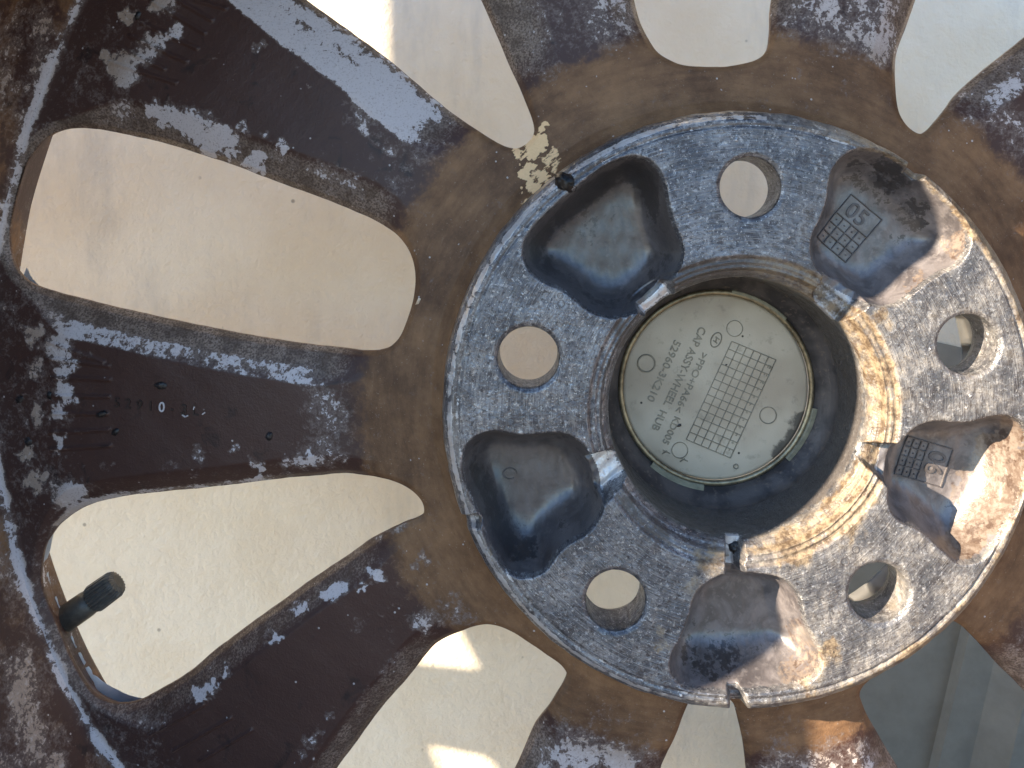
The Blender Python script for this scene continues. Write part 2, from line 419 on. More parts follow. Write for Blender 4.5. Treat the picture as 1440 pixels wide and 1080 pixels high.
# ------------------------------------------------------------------ traced outlines (photo pixels)
WIN = {
 'a': [(110,180),(150,182),(187,190),(233,200),(283,216),(333,232),(383,252),(433,270),(480,288),(520,306),(547,321),(568,338),(580,358),(586,385),(584,415),(578,439),(570,461),(560,480),(545,492),(513,495),(480,493),(400,481),(350,472),(300,462),(250,452),(200,441),(150,430),(100,417),(60,402),(40,388),(29,372),(22,352),(20,325),(25,298),(32,267),(38,242),(50,218),(63,203),(83,188)],
 'b': [(88,733),(78,747),(69,763),(65,787),(63,810),(67,830),(77,853),(87,877),(95,900),(107,925),(120,950),(133,968),(150,979),(167,986),(187,988),(207,983),(233,968),(267,947),(300,917),(333,893),(367,867),(400,845),(433,820),(480,791),(530,758),(563,738),(593,726),(598,721),(597,708),(589,696),(577,686),(560,677),(540,672),(513,670),(480,669),(417,671),(367,676),(300,683),(250,688),(200,693),(150,701),(112,714)],
 'c': [(687,876),(667,878),(647,888),(627,900),(610,913),(593,930),(577,950),(560,968),(540,990),(520,1015),(500,1043),(478,1072),(440,1125),(395,1190),(365,1240),(355,1280),(370,1315),(420,1340),(500,1365),(560,1370),(600,1345),(635,1280),(675,1190),(705,1125),(727,1082),(745,1045),(760,1018),(772,998),(784,975),(793,960),(799,946),(795,939),(787,930),(767,917),(747,903),(727,890),(707,880)],
 'd': [(972,972),(965,990),(955,1015),(944,1045),(935,1075),(915,1150),(895,1250),(885,1330),(900,1370),(960,1385),(1040,1385),(1072,1365),(1075,1310),(1066,1200),(1057,1110),(1051,1070),(1043,1030),(1037,1005),(1030,980),(1005,968)],
 'e': [(1203,967),(1213,997),(1227,1020),(1243,1047),(1263,1082),(1310,1160),(1360,1240),(1390,1280),(1430,1285),(1500,1250),(1560,1205),(1575,1165),(1555,1115),(1500,1045),(1440,968),(1417,947),(1393,920),(1367,893),(1347,873),(1325,868),(1290,905),(1250,935)],
 'g': [(1290,-5),(1280,27),(1270,60),(1263,90),(1259,117),(1258,140),(1262,160),(1273,178),(1288,189),(1298,190),(1320,167),(1343,143),(1367,117),(1393,93),(1420,72),(1440,55),(1500,5),(1560,-45),(1590,-80),(1595,-115),(1570,-160),(1510,-210),(1440,-245),(1390,-245),(1360,-215),(1330,-130),(1305,-50)],
 'h': [(1092,-20),(1090,0),(1088,33),(1083,60),(1078,74),(1067,85),(1043,92),(1010,96),(960,94),(940,86),(923,74),(913,57),(903,33),(893,0),(880,-50),(855,-150),(838,-240),(850,-285),(890,-305),(980,-315),(1060,-312),(1100,-290),(1110,-240),(1102,-140)],
 'i': [(408,-18),(440,8),(480,36),(513,60),(547,85),(580,113),(613,142),(647,167),(680,190),(708,207),(727,211),(743,203),(752,190),(752,176),(743,150),(730,117),(713,80),(697,43),(678,0),(640,-80),(600,-160),(565,-215),(525,-235),(470,-215),(400,-165),(360,-115),(352,-80),(372,-48)],
}
def zedge(r): return np.interp(r, [480, 600, 650, 800, 1000, 1100, 1180], [-106, -120, -140, -166, -192, -208, -216])
def un_win(p):
    p = chaikin(p, 2); z = np.full(len(p), -130.0)
    for _ in range(4):
        q = unproj(p, z[:, None][:, 0]); r = np.hypot(q[:, 0] - CX, q[:, 1] - CY); z = zedge(r)
    return q
wins = {k: un_win(v) for k, v in WIN.items()}
def rot(p, deg):
    a = R(deg); d = p - [CX, CY]
    return np.stack([CX + d[:, 0] * math.cos(a) - d[:, 1] * math.sin(a), CY + d[:, 0] * math.sin(a) + d[:, 1] * math.cos(a)], 1)
wins['f'] = rot(wins['h'], -72.0)
wins['j'] = rot(wins['g'], -72.0)
WW = dict(a=56, b=40, c=46, d=50, e=50, f=52, g=54, h=54, i=80, j=54)
wang = {k: math.atan2(*(p.mean(0) - [CX, CY])[::-1]) for k, p in wins.items()}

ARC = np.array([(150,-60),(120,0),(62,140),(33,220),(12,290),(2,345),(-12,470),(-6,590),(12,690),(38,800),(66,880),(100,958),(132,1015),(168,1062),(205,1110)], float)
_aq = unproj(ARC, -205.0); _at = np.arctan2(_aq[:, 1] - CY, _aq[:, 0] - CX) % (2 * math.pi); _ar = np.hypot(_aq[:, 0] - CX, _aq[:, 1] - CY)
_o = np.argsort(_at); _at = _at[_o]; _ar = _ar[_o]
def rarc(th):
    th = np.asarray(th) % (2 * math.pi)
    return np.interp(th, np.concatenate([[_at[0] - .5], _at, [_at[-1] + .5]]), np.concatenate([[1197], _ar, [1197]]), left=1197, right=1197)

PK = {
 'a': [(874,223),(893,220),(913,225),(927,239),(935,258),(938,277),(943,301),(951,325),(960,344),(961,364),(951,385),(938,405),(915,428),(890,442),(864,447),(845,443),(828,436),(816,426),(802,414),(783,403),(763,395),(749,385),(739,371),(736,354),(738,340),(746,325),(763,306),(787,284),(811,265),(831,248),(852,232)],
 'b': [(1197,213),(1219,209),(1245,213),(1270,226),(1290,244),(1310,262),(1343,293),(1361,316),(1367,335),(1361,356),(1348,373),(1326,382),(1308,393),(1290,407),(1272,422),(1254,431),(1237,432),(1210,422),(1175,402),(1152,380),(1144,364),(1141,349),(1143,331),(1154,311),(1163,289),(1167,267),(1168,249),(1179,227)],
 'c': [(1263,630),(1273,616),(1285,604),(1302,596),(1320,593),(1344,596),(1363,596),(1385,590),(1404,586),(1420,586),(1440,597),(1450,615),(1451,650),(1444,690),(1432,722),(1418,742),(1406,760),(1387,784),(1368,793),(1349,793),(1341,787),(1324,772),(1308,755),(1291,743),(1271,736),(1259,726),(1252,714),(1250,695),(1251,668),(1255,645)],
 'd': [(1014,810),(999,819),(983,829),(975,846),(971,865),(963,887),(956,904),(946,918),(943,933),(945,949),(954,962),(968,970),(992,974),(1026,976),(1055,974),(1088,972),(1125,966),(1146,955),(1155,940),(1156,923),(1146,904),(1134,882),(1129,863),(1126,843),(1117,829),(1103,817),(1088,811),(1069,809),(1045,807)],
 'e': [(676,611),(693,607),(710,610),(729,613),(751,613),(772,610),(789,610),(806,616),(820,628),(832,644),(845,668),(850,694),(849,713),(840,735),(827,750),(810,758),(793,769),(781,782),(774,794),(764,805),(746,812),(729,812),(712,804),(702,790),(689,773),(683,756),(678,735),(670,716),(659,696),(653,675),(650,654),(652,635),(661,621)],
}
pk = {k: unproj(chaikin(v, 2), 0.0) for k, v in PK.items()}
CHN = {
 'a': [(862,418),(890,432),(916,458),(930,470),(975,440),(958,424),(946,398),(925,380)],
 'b': [(1157,375),(1150,396),(1140,410),(1150,440),(1180,462),(1195,446),(1213,425),(1222,405)],
 'c': [(1275,622),(1240,620),(1214,620),(1190,630),(1185,655),(1205,650),(1228,664),(1250,686),(1275,680)],
 'd': [(1017,830),(1017,800),(1018,757),(1022,735),(1052,735),(1051,766),(1041,790),(1044,830)],
 'e': [(815,640),(836,634),(860,628),(880,640),(892,668),(878,678),(862,688),(849,702),(828,690)],
}
chn = {k: unproj(np.array(v, float), -20.0) for k, v in CHN.items()}
BOLT = [(1056, 263, 44), (743, 503, 44.5), (866, 846, 43.5), (1237, 835, 43), (1363, 485, 44)]
bolts = [(x - VPX, VPY - y, r) for x, y, r in BOLT]
NOTCH = [((1031, 962), (1043, 1004), 11), ((1283, 250), (1312, 222), 13), ((668, 735), (640, 742), 9)]
notch = [((a[0] - VPX, VPY - a[1]), (b[0] - VPX, VPY - b[1]), w_) for a, b, w_ in NOTCH]

# ------------------------------------------------------------------ hub face (mounting pad, pockets)
ROUT, RBORE = 424.0, 190.0
PDEP = 74.0
_pg = {}
def _blur(a, n):
    kx = np.exp(-np.linspace(-2.2, 2.2, 2 * n + 1) ** 2); kx /= kx.sum()
    for ax in (0, 1): a = np.apply_along_axis(lambda v: np.convolve(np.pad(v, n, mode='edge'), kx, 'valid'), ax, a)
    return a
for k in pk:
    lo = pk[k].min(0) - 20; hi = pk[k].max(0) + 20
    gx_ = np.arange(lo[0], hi[0], 2.0); gy_ = np.arange(lo[1], hi[1], 2.0); GX, GY = np.meshgrid(gx_, gy_)
    t = np.clip((sdf(pk[k], GX, GY) + 1.5) / 50, 0, 1)
    _pg[k] = (lo, _blur(PDEP * (1 - (1 - t) ** 2.6), 13))
def pock(x, y, k):
    d = sdf(pk[k], x, y, 12)
    t = np.clip((d + 1.5) / 50, 0, 1)
    sharp = PDEP * (1 - (1 - t) ** 2.6)
    lo, G = _pg[k]
    fx = np.clip((x - lo[0]) / 2, 0, G.shape[1] - 1.01); fy = np.clip((y - lo[1]) / 2, 0, G.shape[0] - 1.01)
    ix = fx.astype(int); iy = fy.astype(int); ax = fx - ix; ay = fy - iy
    soft = (G[iy, ix] * (1 - ax) + G[iy, ix + 1] * ax) * (1 - ay) + (G[iy + 1, ix] * (1 - ax) + G[iy + 1, ix + 1] * ax) * ay
    w_ = ss(4, 26, d)
    z = sharp * (1 - w_) + (soft * 1.06) * w_
    return d, np.where(d > -4, z + 1.6 * ss(-4, 0, d), 0)
def hz(x, y):
    x = np.asarray(x, float); y = np.asarray(y, float)
    r = np.hypot(x - CX, y - CY)
    z = -0.10 * np.clip(r - 400, 0, 99) - 0.85 * np.clip(r - 412, 0, 99)
    z = z - 2.2 * np.exp(-((r - 404) / 2.2) ** 2)
    z = z - 5 * ss(221, 217, r) - 0.25 * np.clip(218 - r, 0, 40) - 9 * ss(203, 199, r) - 1.2 * np.clip(196 - r, 0, 20)
    z = z + 2.0 * np.exp(-((r - 211) / 1.8) ** 2) + 2.0 * np.exp(-((r - 203.5) / 1.6) ** 2)
    z = z + 0.5 * wob(x, y, 60, 1) + .35 * wob(x, y, 17, 2)
    drop = np.zeros_like(x)
    for k in pk:
        drop = np.maximum(drop, pock(x, y, k)[1])
    for a, b, w_ in notch:
        d = seg_dist(x, y, [a, b]); drop = np.maximum(drop, 22 * ss(w_ + 3, w_ - 5, d))
    for bx, by, br in bolts:
        rb = np.hypot(x - bx, y - by); z = z - 3.0 * ss(br + 5, br, rb)
    z = z - drop
    for k in chn:
        d = sdf(chn[k], x, y, 20)
        z = np.where(d > -3, np.minimum(z, -44 * ss(-3, 9, d) ** .8 * (0.94 + .06 * wob(x, y, 30, 3))), z)
    return z
def hfield(x, y):
    f = np.minimum(ROUT + .8 * wob(x, y, 40, 4) - np.hypot(x - CX, y - CY), np.hypot(x - CX, y - CY) - RBORE)
    for bx, by, br in bolts: f = np.minimum(f, np.hypot(x - bx, y - by) - br)
    return f
g = 1.75
V, T, bs = march(np.arange(CX - 430, CX + 430, g), np.arange(CY - 430, CY + 430, g), hfield, hz)
mid = V[bs].mean(1); rm_ = np.hypot(mid[:, 0] - CX, mid[:, 1] - CY)
b_out = rm_ > 410; b_in = rm_ < 196
V, T, s1 = skirt(V, T, bs, [(1.5, -3, 0), (4, -14, 0), (5, -70, 1), (8, -96, 1)], b_out)
nb = len(V)
V, T, s2 = skirt(V, T, bs, [(1.5, -3, 0), (2.5, -60, 1), (3.5, -110, 1), (5, -134, 1)], b_in)
V, T, s3 = skirt(V, T, bs, [(1.5, -3, 0), (2, -60, 1), (0, -64, 1), (-9, -86, 1)], ~(b_out | b_in))
N = normals_of(V, T)
cen = V[T].mean(1)
lab = np.zeros(len(T), int)
rc_ = np.hypot(cen[:, 0] - CX, cen[:, 1] - CY)
for i, k in enumerate('abcde'):
    lab[(sdf(pk[k], cen[:, 0], cen[:, 1], 5) > 1.0)] = i + 1
# attributes
px, py = proj(V[:, 0], V[:, 1], V[:, 2]); r = np.hypot(V[:, 0] - CX, V[:, 1] - CY)
th = np.arctan2(V[:, 1] - CY, V[:, 0] - CX)
thc = (th + R(20)) % (2 * math.pi)
polar = np.stack([r * .06, thc * 11, V[:, 2] * .03], 1)
def blob(px, py, lst):
    o = np.zeros_like(px)
    px, py = px + 6 * wob(px, py, 34, 0) + 3.5 * wob(px, py, 12, 1), py + 6 * wob(px, py, 30, 2) + 3.5 * wob(px, py, 11, 3)
    for (x, y, rr, *s) in lst:
        d = np.hypot(px - x, (py - y)); o = np.maximum(o, (s[0] if s else 1.0) * ss(rr * 1.35, rr * .55, d))
    return o
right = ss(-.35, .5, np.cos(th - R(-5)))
rust_sun = .62 * right * (ss(226, 216, r) * (.50 + .35 * np.exp(-((r - 201) / 4) ** 2) + .3 * np.exp(-((r - 217) / 3) ** 2)) + ss(398, 414, r) * .55) + .21 * right  # rust on chamfer and rim, plus broad sun warmth painted on the right
rust_sun += blob(px, py, [(1390,300,38,.55),(1360,275,24,.5),(1410,345,26,.5),(1190,730,28,.4),(1210,690,22,.55),(1120,770,26,.5),(1130,940,30,.35),(1165,915,18,.4),(1000,790,22,.5),(1242,450,14,.4),(975,830,16,.4),(1245,520,16,.45),(1290,930,30,.25),(925,905,6,.5),(928,888,5,.5),(935,910,5,.5)])
rust_sun += .30 * np.exp(-((r - 408) / 7) ** 2) * ss(2.6, 3.4, thc) * ss(4.6, 4.0, thc)
grime_dark = .18 * ss(395, 408, r) * (1 - right) + .30 * ss(232, 214, r) * (1 - right) + .03
grime_dark += blob(px, py, [(1060,395,60,.40),(1130,370,40,.40),(985,390,40,.35),(760,260,40,.2),(820,250,50,.28),(1250,205,30,.40),(1215,195,40,.3),(905,760,40,.28),(870,720,30,.3),(1000,770,30,.2),(880,470,22,.35),(1160,400,22,.5),(700,790,22,.2)])
edge = .72 * ss(410, 413, r) * ss(421, 418, r) * (1 - .75 * right) + .30 * ss(400, 403, r) * ss(407, 405, r)  # left rim brightened to paint in the sky highlight
for k in chn: edge = np.maximum(edge, .80 * ss(3, 9, sdf(chn[k], V[:, 0], V[:, 1], 10)) * ss(-60, -52, V[:, 2]))
bore_shade = ss(-34, -60, V[:, 2]) * (r < 192)  # bore shadow painted dark into the metal, stronger down the wall
rust_sun = rust_sun * (1 - bore_shade); grime_dark = np.where(r < 200, grime_dark + .75 * bore_shade, grime_dark)
pg = np.zeros(len(V)); pp = np.zeros(len(V))
dpk = {k: sdf(pk[k], V[:, 0], V[:, 1], 5) for k in pk}
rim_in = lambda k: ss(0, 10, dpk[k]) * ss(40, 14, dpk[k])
pg += .44 * rim_in('a') + .38 * rim_in('e') + .02 * (dpk['a'] > 0) + .10 * rim_in('d')  # grime, plus the steep walls' shade painted into the left pockets
pg += blob(px, py, [(815,310,40,.30),(780,345,32,.26),(840,285,45,.34),(905,250,40,.3),(860,300,30,.24),
   (1255,245,36,.62),(1215,240,40,.40),(1285,300,34,.5),(1270,350,32,.36),(1240,270,30,.4),
   (700,700,34,.28),(690,670,28,.26),(720,740,40,.30),(720,770,24,.24),(700,640,20,.15),
   (985,910,46,.32),(1040,905,40,.28),(1060,890,28,.30),(1010,925,46,.40),(985,945,26,.25),(1065,870,24,.15),
   (1370,610,26,.35),(1385,635,22,.3),(1370,655,18,.3),(1320,705,14,.35),(1335,712,8,.35),(1320,730,14,.25)])
pg -= .16 * (dpk['b'] > 0) * ss(330, 370, py) + .10 * (dpk['c'] > 0)
pp += blob(px, py, [(1345,345,30,.5),(1290,405,26,.5),
   (1390,700,58,.8),(1400,640,40,.7),(1430,660,40,.7),(1355,760,36,.7),(1370,720,40,.75),(1430,600,30,.6),
   (1130,890,36,.5),(1120,945,36,.5),(1145,930,26,.5),(955,945,14,.4)])  # pale flaking, plus sunlit patches painted into two other pockets
attrs_all = dict(edge=edge, polar=polar, rust_sun=rust_sun, grime_dark=grime_dark)
attrs_pk = dict(edge=((dpk['a'] > 0) | (dpk['e'] > 0)) * 1.0, polar=polar, rust_sun=pp, grime_dark=pg)
def split(name, sel, mat, at, parent):
    t = T[sel]; u = np.unique(t); mp = np.full(len(V), -1); mp[u] = np.arange(len(u))
    return mesh_obj(name, V[u], mp[t], mat, parent, attrs={k: a[u] for k, a in at.items()}, normals=N[u])
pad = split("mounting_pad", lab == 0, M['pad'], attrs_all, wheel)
pockets = {}
for i, k in enumerate('abcde'):
    o = split("pocket", lab == i + 1, M['pocket'], attrs_pk, wheel); pockets[k] = o
pockets['b']["label"] = "cast pocket stamped 05 with its dark floor and right wall painted pale as if sunlit"
pockets['c']["label"] = "cast pocket stamped 06, half pale and flaking"

# bore lower part with the ledge
lathe("bore_ledge", [(168,-200),(158,-182),(158,-172),(161,-164),(168,-156),(176,-148),(183,-141),(186.2,-135),(186.6,-128)][::-1], M['bore'], wheel, 200)

# ------------------------------------------------------------------ wheel sheet: shoulder, spokes, rim floor
def zbase(r): return np.interp(r, [420, 428, 438, 452, 475, 505, 560, 650, 800, 950, 1080, 1150, 1185, 1200, 1215],
                                  [-66, -70, -80, -90, -97, -102, -107, -114, -130, -150, -172, -186, -193, -190, -180])
def wind(x, y):
    d = np.full(np.shape(x), 400.0); ww = np.full(np.shape(x), 55.0); which = np.zeros(np.shape(x), int)
    for i, (k, p) in enumerate(wins.items()):
        q = -sdf(p, x, y, 130); q = np.where(q > 9e3, 400.0, q)
        m = q < d; d = np.where(m, q, d); ww = np.where(m, WW[k], ww); which = np.where(m, i, which)
    return d, ww, which
RIBS = [((60,480),(150,508)),((62,505),(158,513)),((70,532),(160,532)),((70,558),(158,556)),((70,583),(156,580)),((66,610),(158,602)),((66,634),(160,624)),
        ((160,62),(232,98)),((178,48),(265,88)),((196,30),(280,70)),((210,0),(290,48)),((250,0),(300,30)),((150,85),(250,118)),((275,0),(320,14)),
        ((205,1040),(290,985)),((240,1060),(330,1000)),((280,1070),(360,1015))]
def sheet_z(x, y, full=False):
    x = np.asarray(x, float); y = np.asarray(y, float); r = np.hypot(x - CX, y - CY)
    d, ww, wh = wind(x, y)
    th = np.arctan2(y - CY, x - CX)
    zb = zbase(np.minimum(r * 1197 / np.where(r > 1000, rarc(th), 1197), 1210) * ss(1000, 1100, r) + r * (1 - ss(1000, 1100, r)))
    wloc = ww * (1 - .72 * ss(1060, 1160, r)) * (1 - .35 * ss(640, 520, r))
    amp = 30 * ss(515, 640, r) * (1 - .85 * ss(1060, 1160, r))
    fl = np.clip(1 - d / wloc, 0, 1)
    z = zb - amp * fl ** 1.1 - 4 * ss(9, 0, d) ** 1.4
    z = z + .8 * wob(x, y, 130, 5) + .22 * wob(x, y, 37, 6)
    kz = (DIST + 165) / DIST
    for a, b in RIBS:
        A = ((a[0] - VPX) * kz, (VPY - a[1]) * kz); B = ((b[0] - VPX) * kz, (VPY - b[1]) * kz)
        m = (np.minimum(A[0], B[0]) - 12 < x) & (x < np.maximum(A[0], B[0]) + 12) & (np.minimum(A[1], B[1]) - 12 < y) & (y < np.maximum(A[1], B[1]) + 12)
        if m.any():
            dd = seg_dist(x[m], y[m], [A, B]); z[m] += 3.8 * np.exp(-(dd / 2.3) ** 2)
    if full: return z, d, wloc, r, th, wh
    return z
def sheet_field(x, y):
    d, _, _ = wind(x, y); r = np.hypot(x - CX, y - CY)
    d = d + .3 * wob(x, y, 40, 2)
    return np.minimum(d, np.minimum(rarc(np.arctan2(y - CY, x - CX)) + 4 - r, r - 421))
def axis(lo, hi, a, b, fine, coarse):
    return np.concatenate([np.arange(lo, a, coarse), np.arange(a, b, fine), np.arange(b, hi + coarse, coarse)])
xs = axis(CX - 1270, CX + 1270, -960, 900, 2.3, 11.0)
ys = axis(CY - 1270, CY + 1270, -960, 440, 2.3, 11.0)
V, T, bs = march(xs, ys, sheet_field, sheet_z)
mid = V[bs].mean(1); rm_ = np.hypot(mid[:, 0] - CX, mid[:, 1] - CY)
bw = (rm_ > 440) & (rm_ < rarc(np.arctan2(mid[:, 1] - CY, mid[:, 0] - CX)) - 4)
V, T, src = skirt(V, T, bs, [(1.2, -1.8, 0), (.8, -7, 0), (-26, -42, 0), (-36, -58, 0)], bw)
N = normals_of(V, T)
zz, d, wl, r, th, wh = sheet_z(V[:, 0], V[:, 1], True)
is_sk = np.arange(len(V)) >= src.max() + 1
px, py = proj(V[:, 0], V[:, 1], V[:, 2])
thc = (th + R(20)) % (2 * math.pi)
polar = np.stack([r * .085, thc * 9, V[:, 2] * .05], 1)
keys = list(wins); wk = np.array(keys)[wh]
q = d / wl
cw = np.array([wang[k] for k in keys])[wh]; side = np.sin(th - cw)       # >0: counter-clockwise side of that window
flank = ss(1.12, .62, q) * ss(540, 640, r) * .9
flake = np.full(len(V), .03)
flank *= np.where((wk == 'b') & (side < 0), .30, np.where(wk == 'b', .6, np.where((wk == 'c') & (side < 0), .7, 1.0)))
crease = ss(.42, .62, q) * ss(1.08, .96, q)
mid_s = ss(600, 680, r) * ss(1130, 1050, r)
flake += .20 * crease * mid_s
up_left = (wk == 'a') & (side > 0)      # lower edge of big window -> top flank of the left spoke
flake += .36 * crease * mid_s * up_left
flake += .60 * ss(.02, .35, q) * ss(1.12, .98, q) * ((wk == 'i') & (side > 0)) * ss(600, 680, r)
flake += .30 * ss(.5, .25, q) * ((wk == 'i') & (side > 0)) * ss(560, 640, r)  # worn flank, its broad pale sheen painted into the colour
flake += .10 * ss(1.3, .9, q) * ((wk == 'i') & (side > 0)) * ss(560, 640, r)
flake += .58 * ss(.42, .15, q) * ((wk == 'b') & (side < 0)) * ss(680, 760, r) * ss(1150, 1090, r)
flake += .20 * ss(1.0, .4, q) * ((wk == 'a') & (side < 0)) * mid_s
flake += .15 * ss(535, 600, r) * ss(740, 640, r) * ss(8, 30, d)
top = ss(R(40), R(55), th) * ss(R(118), R(105), th)
flake += .22 * top * ss(545, 600, r) * ss(900, 800, r)
bot = ss(R(-60), R(-70), th) * ss(R(-125), R(-115), th)
flake += .20 * bot * ss(545, 580, r)
flake += .18 * ss(1010, 1090, r)
rgt = ss(R(45), R(10), np.abs(th)); flake += .30 * rgt * ss(535, 600, r)
flake += blob(px, py, [(175,100,26,.5),(205,75,22,.5),(222,58,14,.6),(245,43,14,.6),(170,25,9,.5),(230,5,18,.5),(183,15,7,.5),(150,85,12,.4),
  (215,152,14,.5),(245,160,22,.55),(275,175,30,.55),(305,196,26,.55),(325,213,13,.5),(360,230,15,.55),(342,180,9,.55),(375,192,9,.55),(400,202,9,.55),
  (365,63,11,.5),(500,150,20,.45),(520,152,18,.4),(512,178,12,.4),(485,165,12,.4),(418,97,4,.6),(432,122,4,.6),(300,78,3,.6),(550,215,14,.3),
  (85,490,24,.45),(95,520,15,.5),(93,548,17,.55),(105,565,8,.55),(85,622,10,.6),(80,577,11,.5),(55,590,12,.4),(45,520,14,.4),(280,640,15,.5),(330,636,10,.6),(355,645,13,.55),(365,660,8,.6),
  (430,640,24,.24),(460,640,28,.22),(405,660,15,.35),(450,560,28,.2),(470,585,26,.2),(240,655,12,.4),(95,695,22,.45),(150,655,9,.4),
  (285,975,15,.6),(302,967,10,.6),(385,900,9,.6),(475,830,15,.55),(455,834,11,.5),(425,850,11,.55),(415,862,9,.5),(378,888,8,.5),(395,893,5,.6),(320,945,9,.4),(440,1040,16,.55),(425,1060,12,.5),(465,1005,10,.5),
  (530,810,11,.5),(528,805,9,.5),(510,826,7,.55),(590,790,12,.4),(640,860,28,.34),(600,875,22,.3),(500,880,12,.3),(560,735,18,.5),(530,750,14,.4),
  (860,1020,46,.12),(820,1050,40,.24),(870,1075,22,.35),(900,1030,30,.12),
  (1340,150,40,.14),(1400,120,44,.14),(1420,190,40,.14),(1100,1020,30,.16),(1180,1040,40,.10),(1150,1075,26,.12),(1090,1060,30,.2),
  (820,40,60,.08),(780,90,40,.10),(1170,60,70,.10),(1240,70,30,.22),(45,470,14,.4),(40,640,12,.45),(50,680,18,.45)])
flake -= .16 * blob(px, py, [(300,90,110),(420,120,100),(350,30,110),(250,590,120),(340,590,90),(200,530,60),(420,980,120),(520,870,70),(330,1030,90)])
Ra = rarc(th)
ragged = 2.5 * wob(px, py, 30, 3) + 2.0 * wob(px, py, 11, 4)
flake += .66 * ss(10, 4, np.abs(r - Ra + 1 + ragged * .7)) * (.85 + .4 * wob(px, py, 60, 1))
flake = np.where(is_sk, .1, flake)
flank = np.where(is_sk, .35, flank)
dust = ss(640, 500, r) * .95 + .10 * ss(1000, 1120, r)
dust = np.where(is_sk, .42, dust)
warm = np.clip(ss(1040, 1120, r) * ss(2, 12, np.abs(r - Ra)) + ss(620, 540, r) + .25 * top + .35 * bot + .5 * rgt, 0, 1)
cream = blob(px, py, [(748,215,15,.75),(760,200,13,.75),(765,180,7,.7),(740,240,12,.75),(745,262,12,.75),(750,280,11,.75),(765,250,15,.62),(775,225,16,.5),(728,214,10,.6),(780,262,20,.3)])
at = dict(polar=polar, flake=flake, dust=dust, warm=warm, cream=cream, flank=flank)
cen = V[T].mean(1); rc_ = np.hypot(cen[:, 0] - CX, cen[:, 1] - CY); tc_ = np.arctan2(cen[:, 1] - CY, cen[:, 0] - CX) % (2 * math.pi)
sa = np.sort(np.array(list(wang.values())) % (2 * math.pi))
sect = np.searchsorted(sa, tc_) % 10
split("hub_shoulder", rc_ < 512, M['paint'], at, wheel)
split("rim_floor", rc_ > 1165, M['paint'], at, wheel)
for i in range(10):
    split("spoke", (rc_ >= 512) & (rc_ <= 1165) & (sect == i), M['paint'], at, wheel)
# outboard face of the wheel
def ffield(x, y):
    r = np.hypot(x - CX, y - CY); d, _, _ = wind(x, y)
    f = np.minimum(d - 26, np.minimum(1205 - r, r - 425))
    return f
def fz(x, y): return sheet_z(x, y) - np.where(np.hypot(x - CX, y - CY) < 430, 140, 76)
ga = np.arange(-1270, 1271, 14.0)
V2, T2, _ = march(CX + ga, CY + ga, ffield, fz)
mesh_obj("outboard_face", V2, T2[:, ::-1], M['front'], wheel)

# ------------------------------------------------------------------ barrel
def brf(th, r0, z):
    ra = rarc(th); return r0 + (ra - 1197) * ss(60, -150, z)
bp = [(1195,-192),(1199,-186),(1203,-176),(1206,-160),(1209,-140),(1212,-110),(1215,-60),(1220,0),(1226,80),(1232,220),(1237,380),(1240,480),(1244,545),(1252,572),(1266,586),(1282,588),(1290,580),(1290,560),
      (1272,540),(1262,500),(1258,380),(1250,200),(1240,0),(1238,-150),(1248,-250),(1275,-290),(1290,-300),(1290,-325),(1275,-332),(1240,-325),(1215,-290),(1205,-240),(1195,-215),(1185,-200)]
def fine(p, z0, z1, n):
    p = np.array(p, float); out = [p[0]]
    for a, b in zip(p[:-1], p[1:]):
        k = max(1, int(np.hypot(*(b - a)) / n)) if z0 < a[1] < z1 else 1
        for i in range(1, k + 1): out.append(a + (b - a) * i / k)
    return np.array(out)
bp = fine(bp, -195, 60, 5)
def b_at(kind):
    def f(V):
        r = np.hypot(V[:, 0] - CX, V[:, 1] - CY); th = np.arctan2(V[:, 1] - CY, V[:, 0] - CX); z = V[:, 2]
        px, py = proj(V[:, 0], V[:, 1], z)
        if kind == 'polar': return np.stack([z * .06, (th % (2 * math.pi)) * 10, r * .01], 1)
        if kind == 'flake':
            o = .22 + .16 * wob(px, py, 70, 2) + .10 * wob(px, py, 200, 3)
            o += .5 * ss(-180, -188, z) * (z > -197) * (.9 + .4 * wob(px, py, 50, 1))
            o += blob(px, py, [(45,40,40,.16),(30,130,40,.14),(60,95,30,.14),(20,960,50,.20),(50,960,40,.18),(20,800,40,.14),(40,1050,60,.2)])
            return o
        if kind == 'dust': return .40 + .25 * wob(px, py, 160, 4)
        if kind == 'warm': return ss(-186, -170, z) * .95
        return np.zeros(len(V))
    return f
lathe("barrel", bp[::-1], M['paint'], wheel, 1100, brf, attrs={k: b_at(k) for k in ('polar', 'flake', 'dust', 'warm', 'cream', 'flank')})

# ------------------------------------------------------------------ centre cap
cap = mesh_obj("center_cap", np.array([[CX + a * math.cos(t), CY + a * math.sin(t), z] for t in np.linspace(0, 2 * math.pi, 128, endpoint=False) for a, z in ((0.01, -171), (70, -171.3), (120, -172), (146, -172.5), (151, -174), (153, -180))]),
    np.array([[i * 6 + j, i * 6 + j + 1, ((i + 1) % 128) * 6 + j + 1, ((i + 1) % 128) * 6 + j] for i in range(128) for j in range(5)]), M['cap'], wheel)
V_ = np.array([v.co[:] for v in cap.data.vertices]); cx_, cz_ = V_[:, 0] / U + BASE.x / U, (V_[:, 2] - H0) / U
ppx, ppy = proj(cx_, cz_, -172.0)
ga_ = .55 * blob(ppx, ppy, [(1122, 590, 16), (1112, 615, 16), (1098, 634, 14)]) + .25 * ss(140, 151, np.hypot(cx_ - CX, cz_ - CY))  # dark crescent paints the recess shade into the cap; rim darker too
a_ = cap.data.attributes.new("grime_dark", 'FLOAT', 'POINT'); a_.data.foreach_set("value", ga_.astype(np.float32))
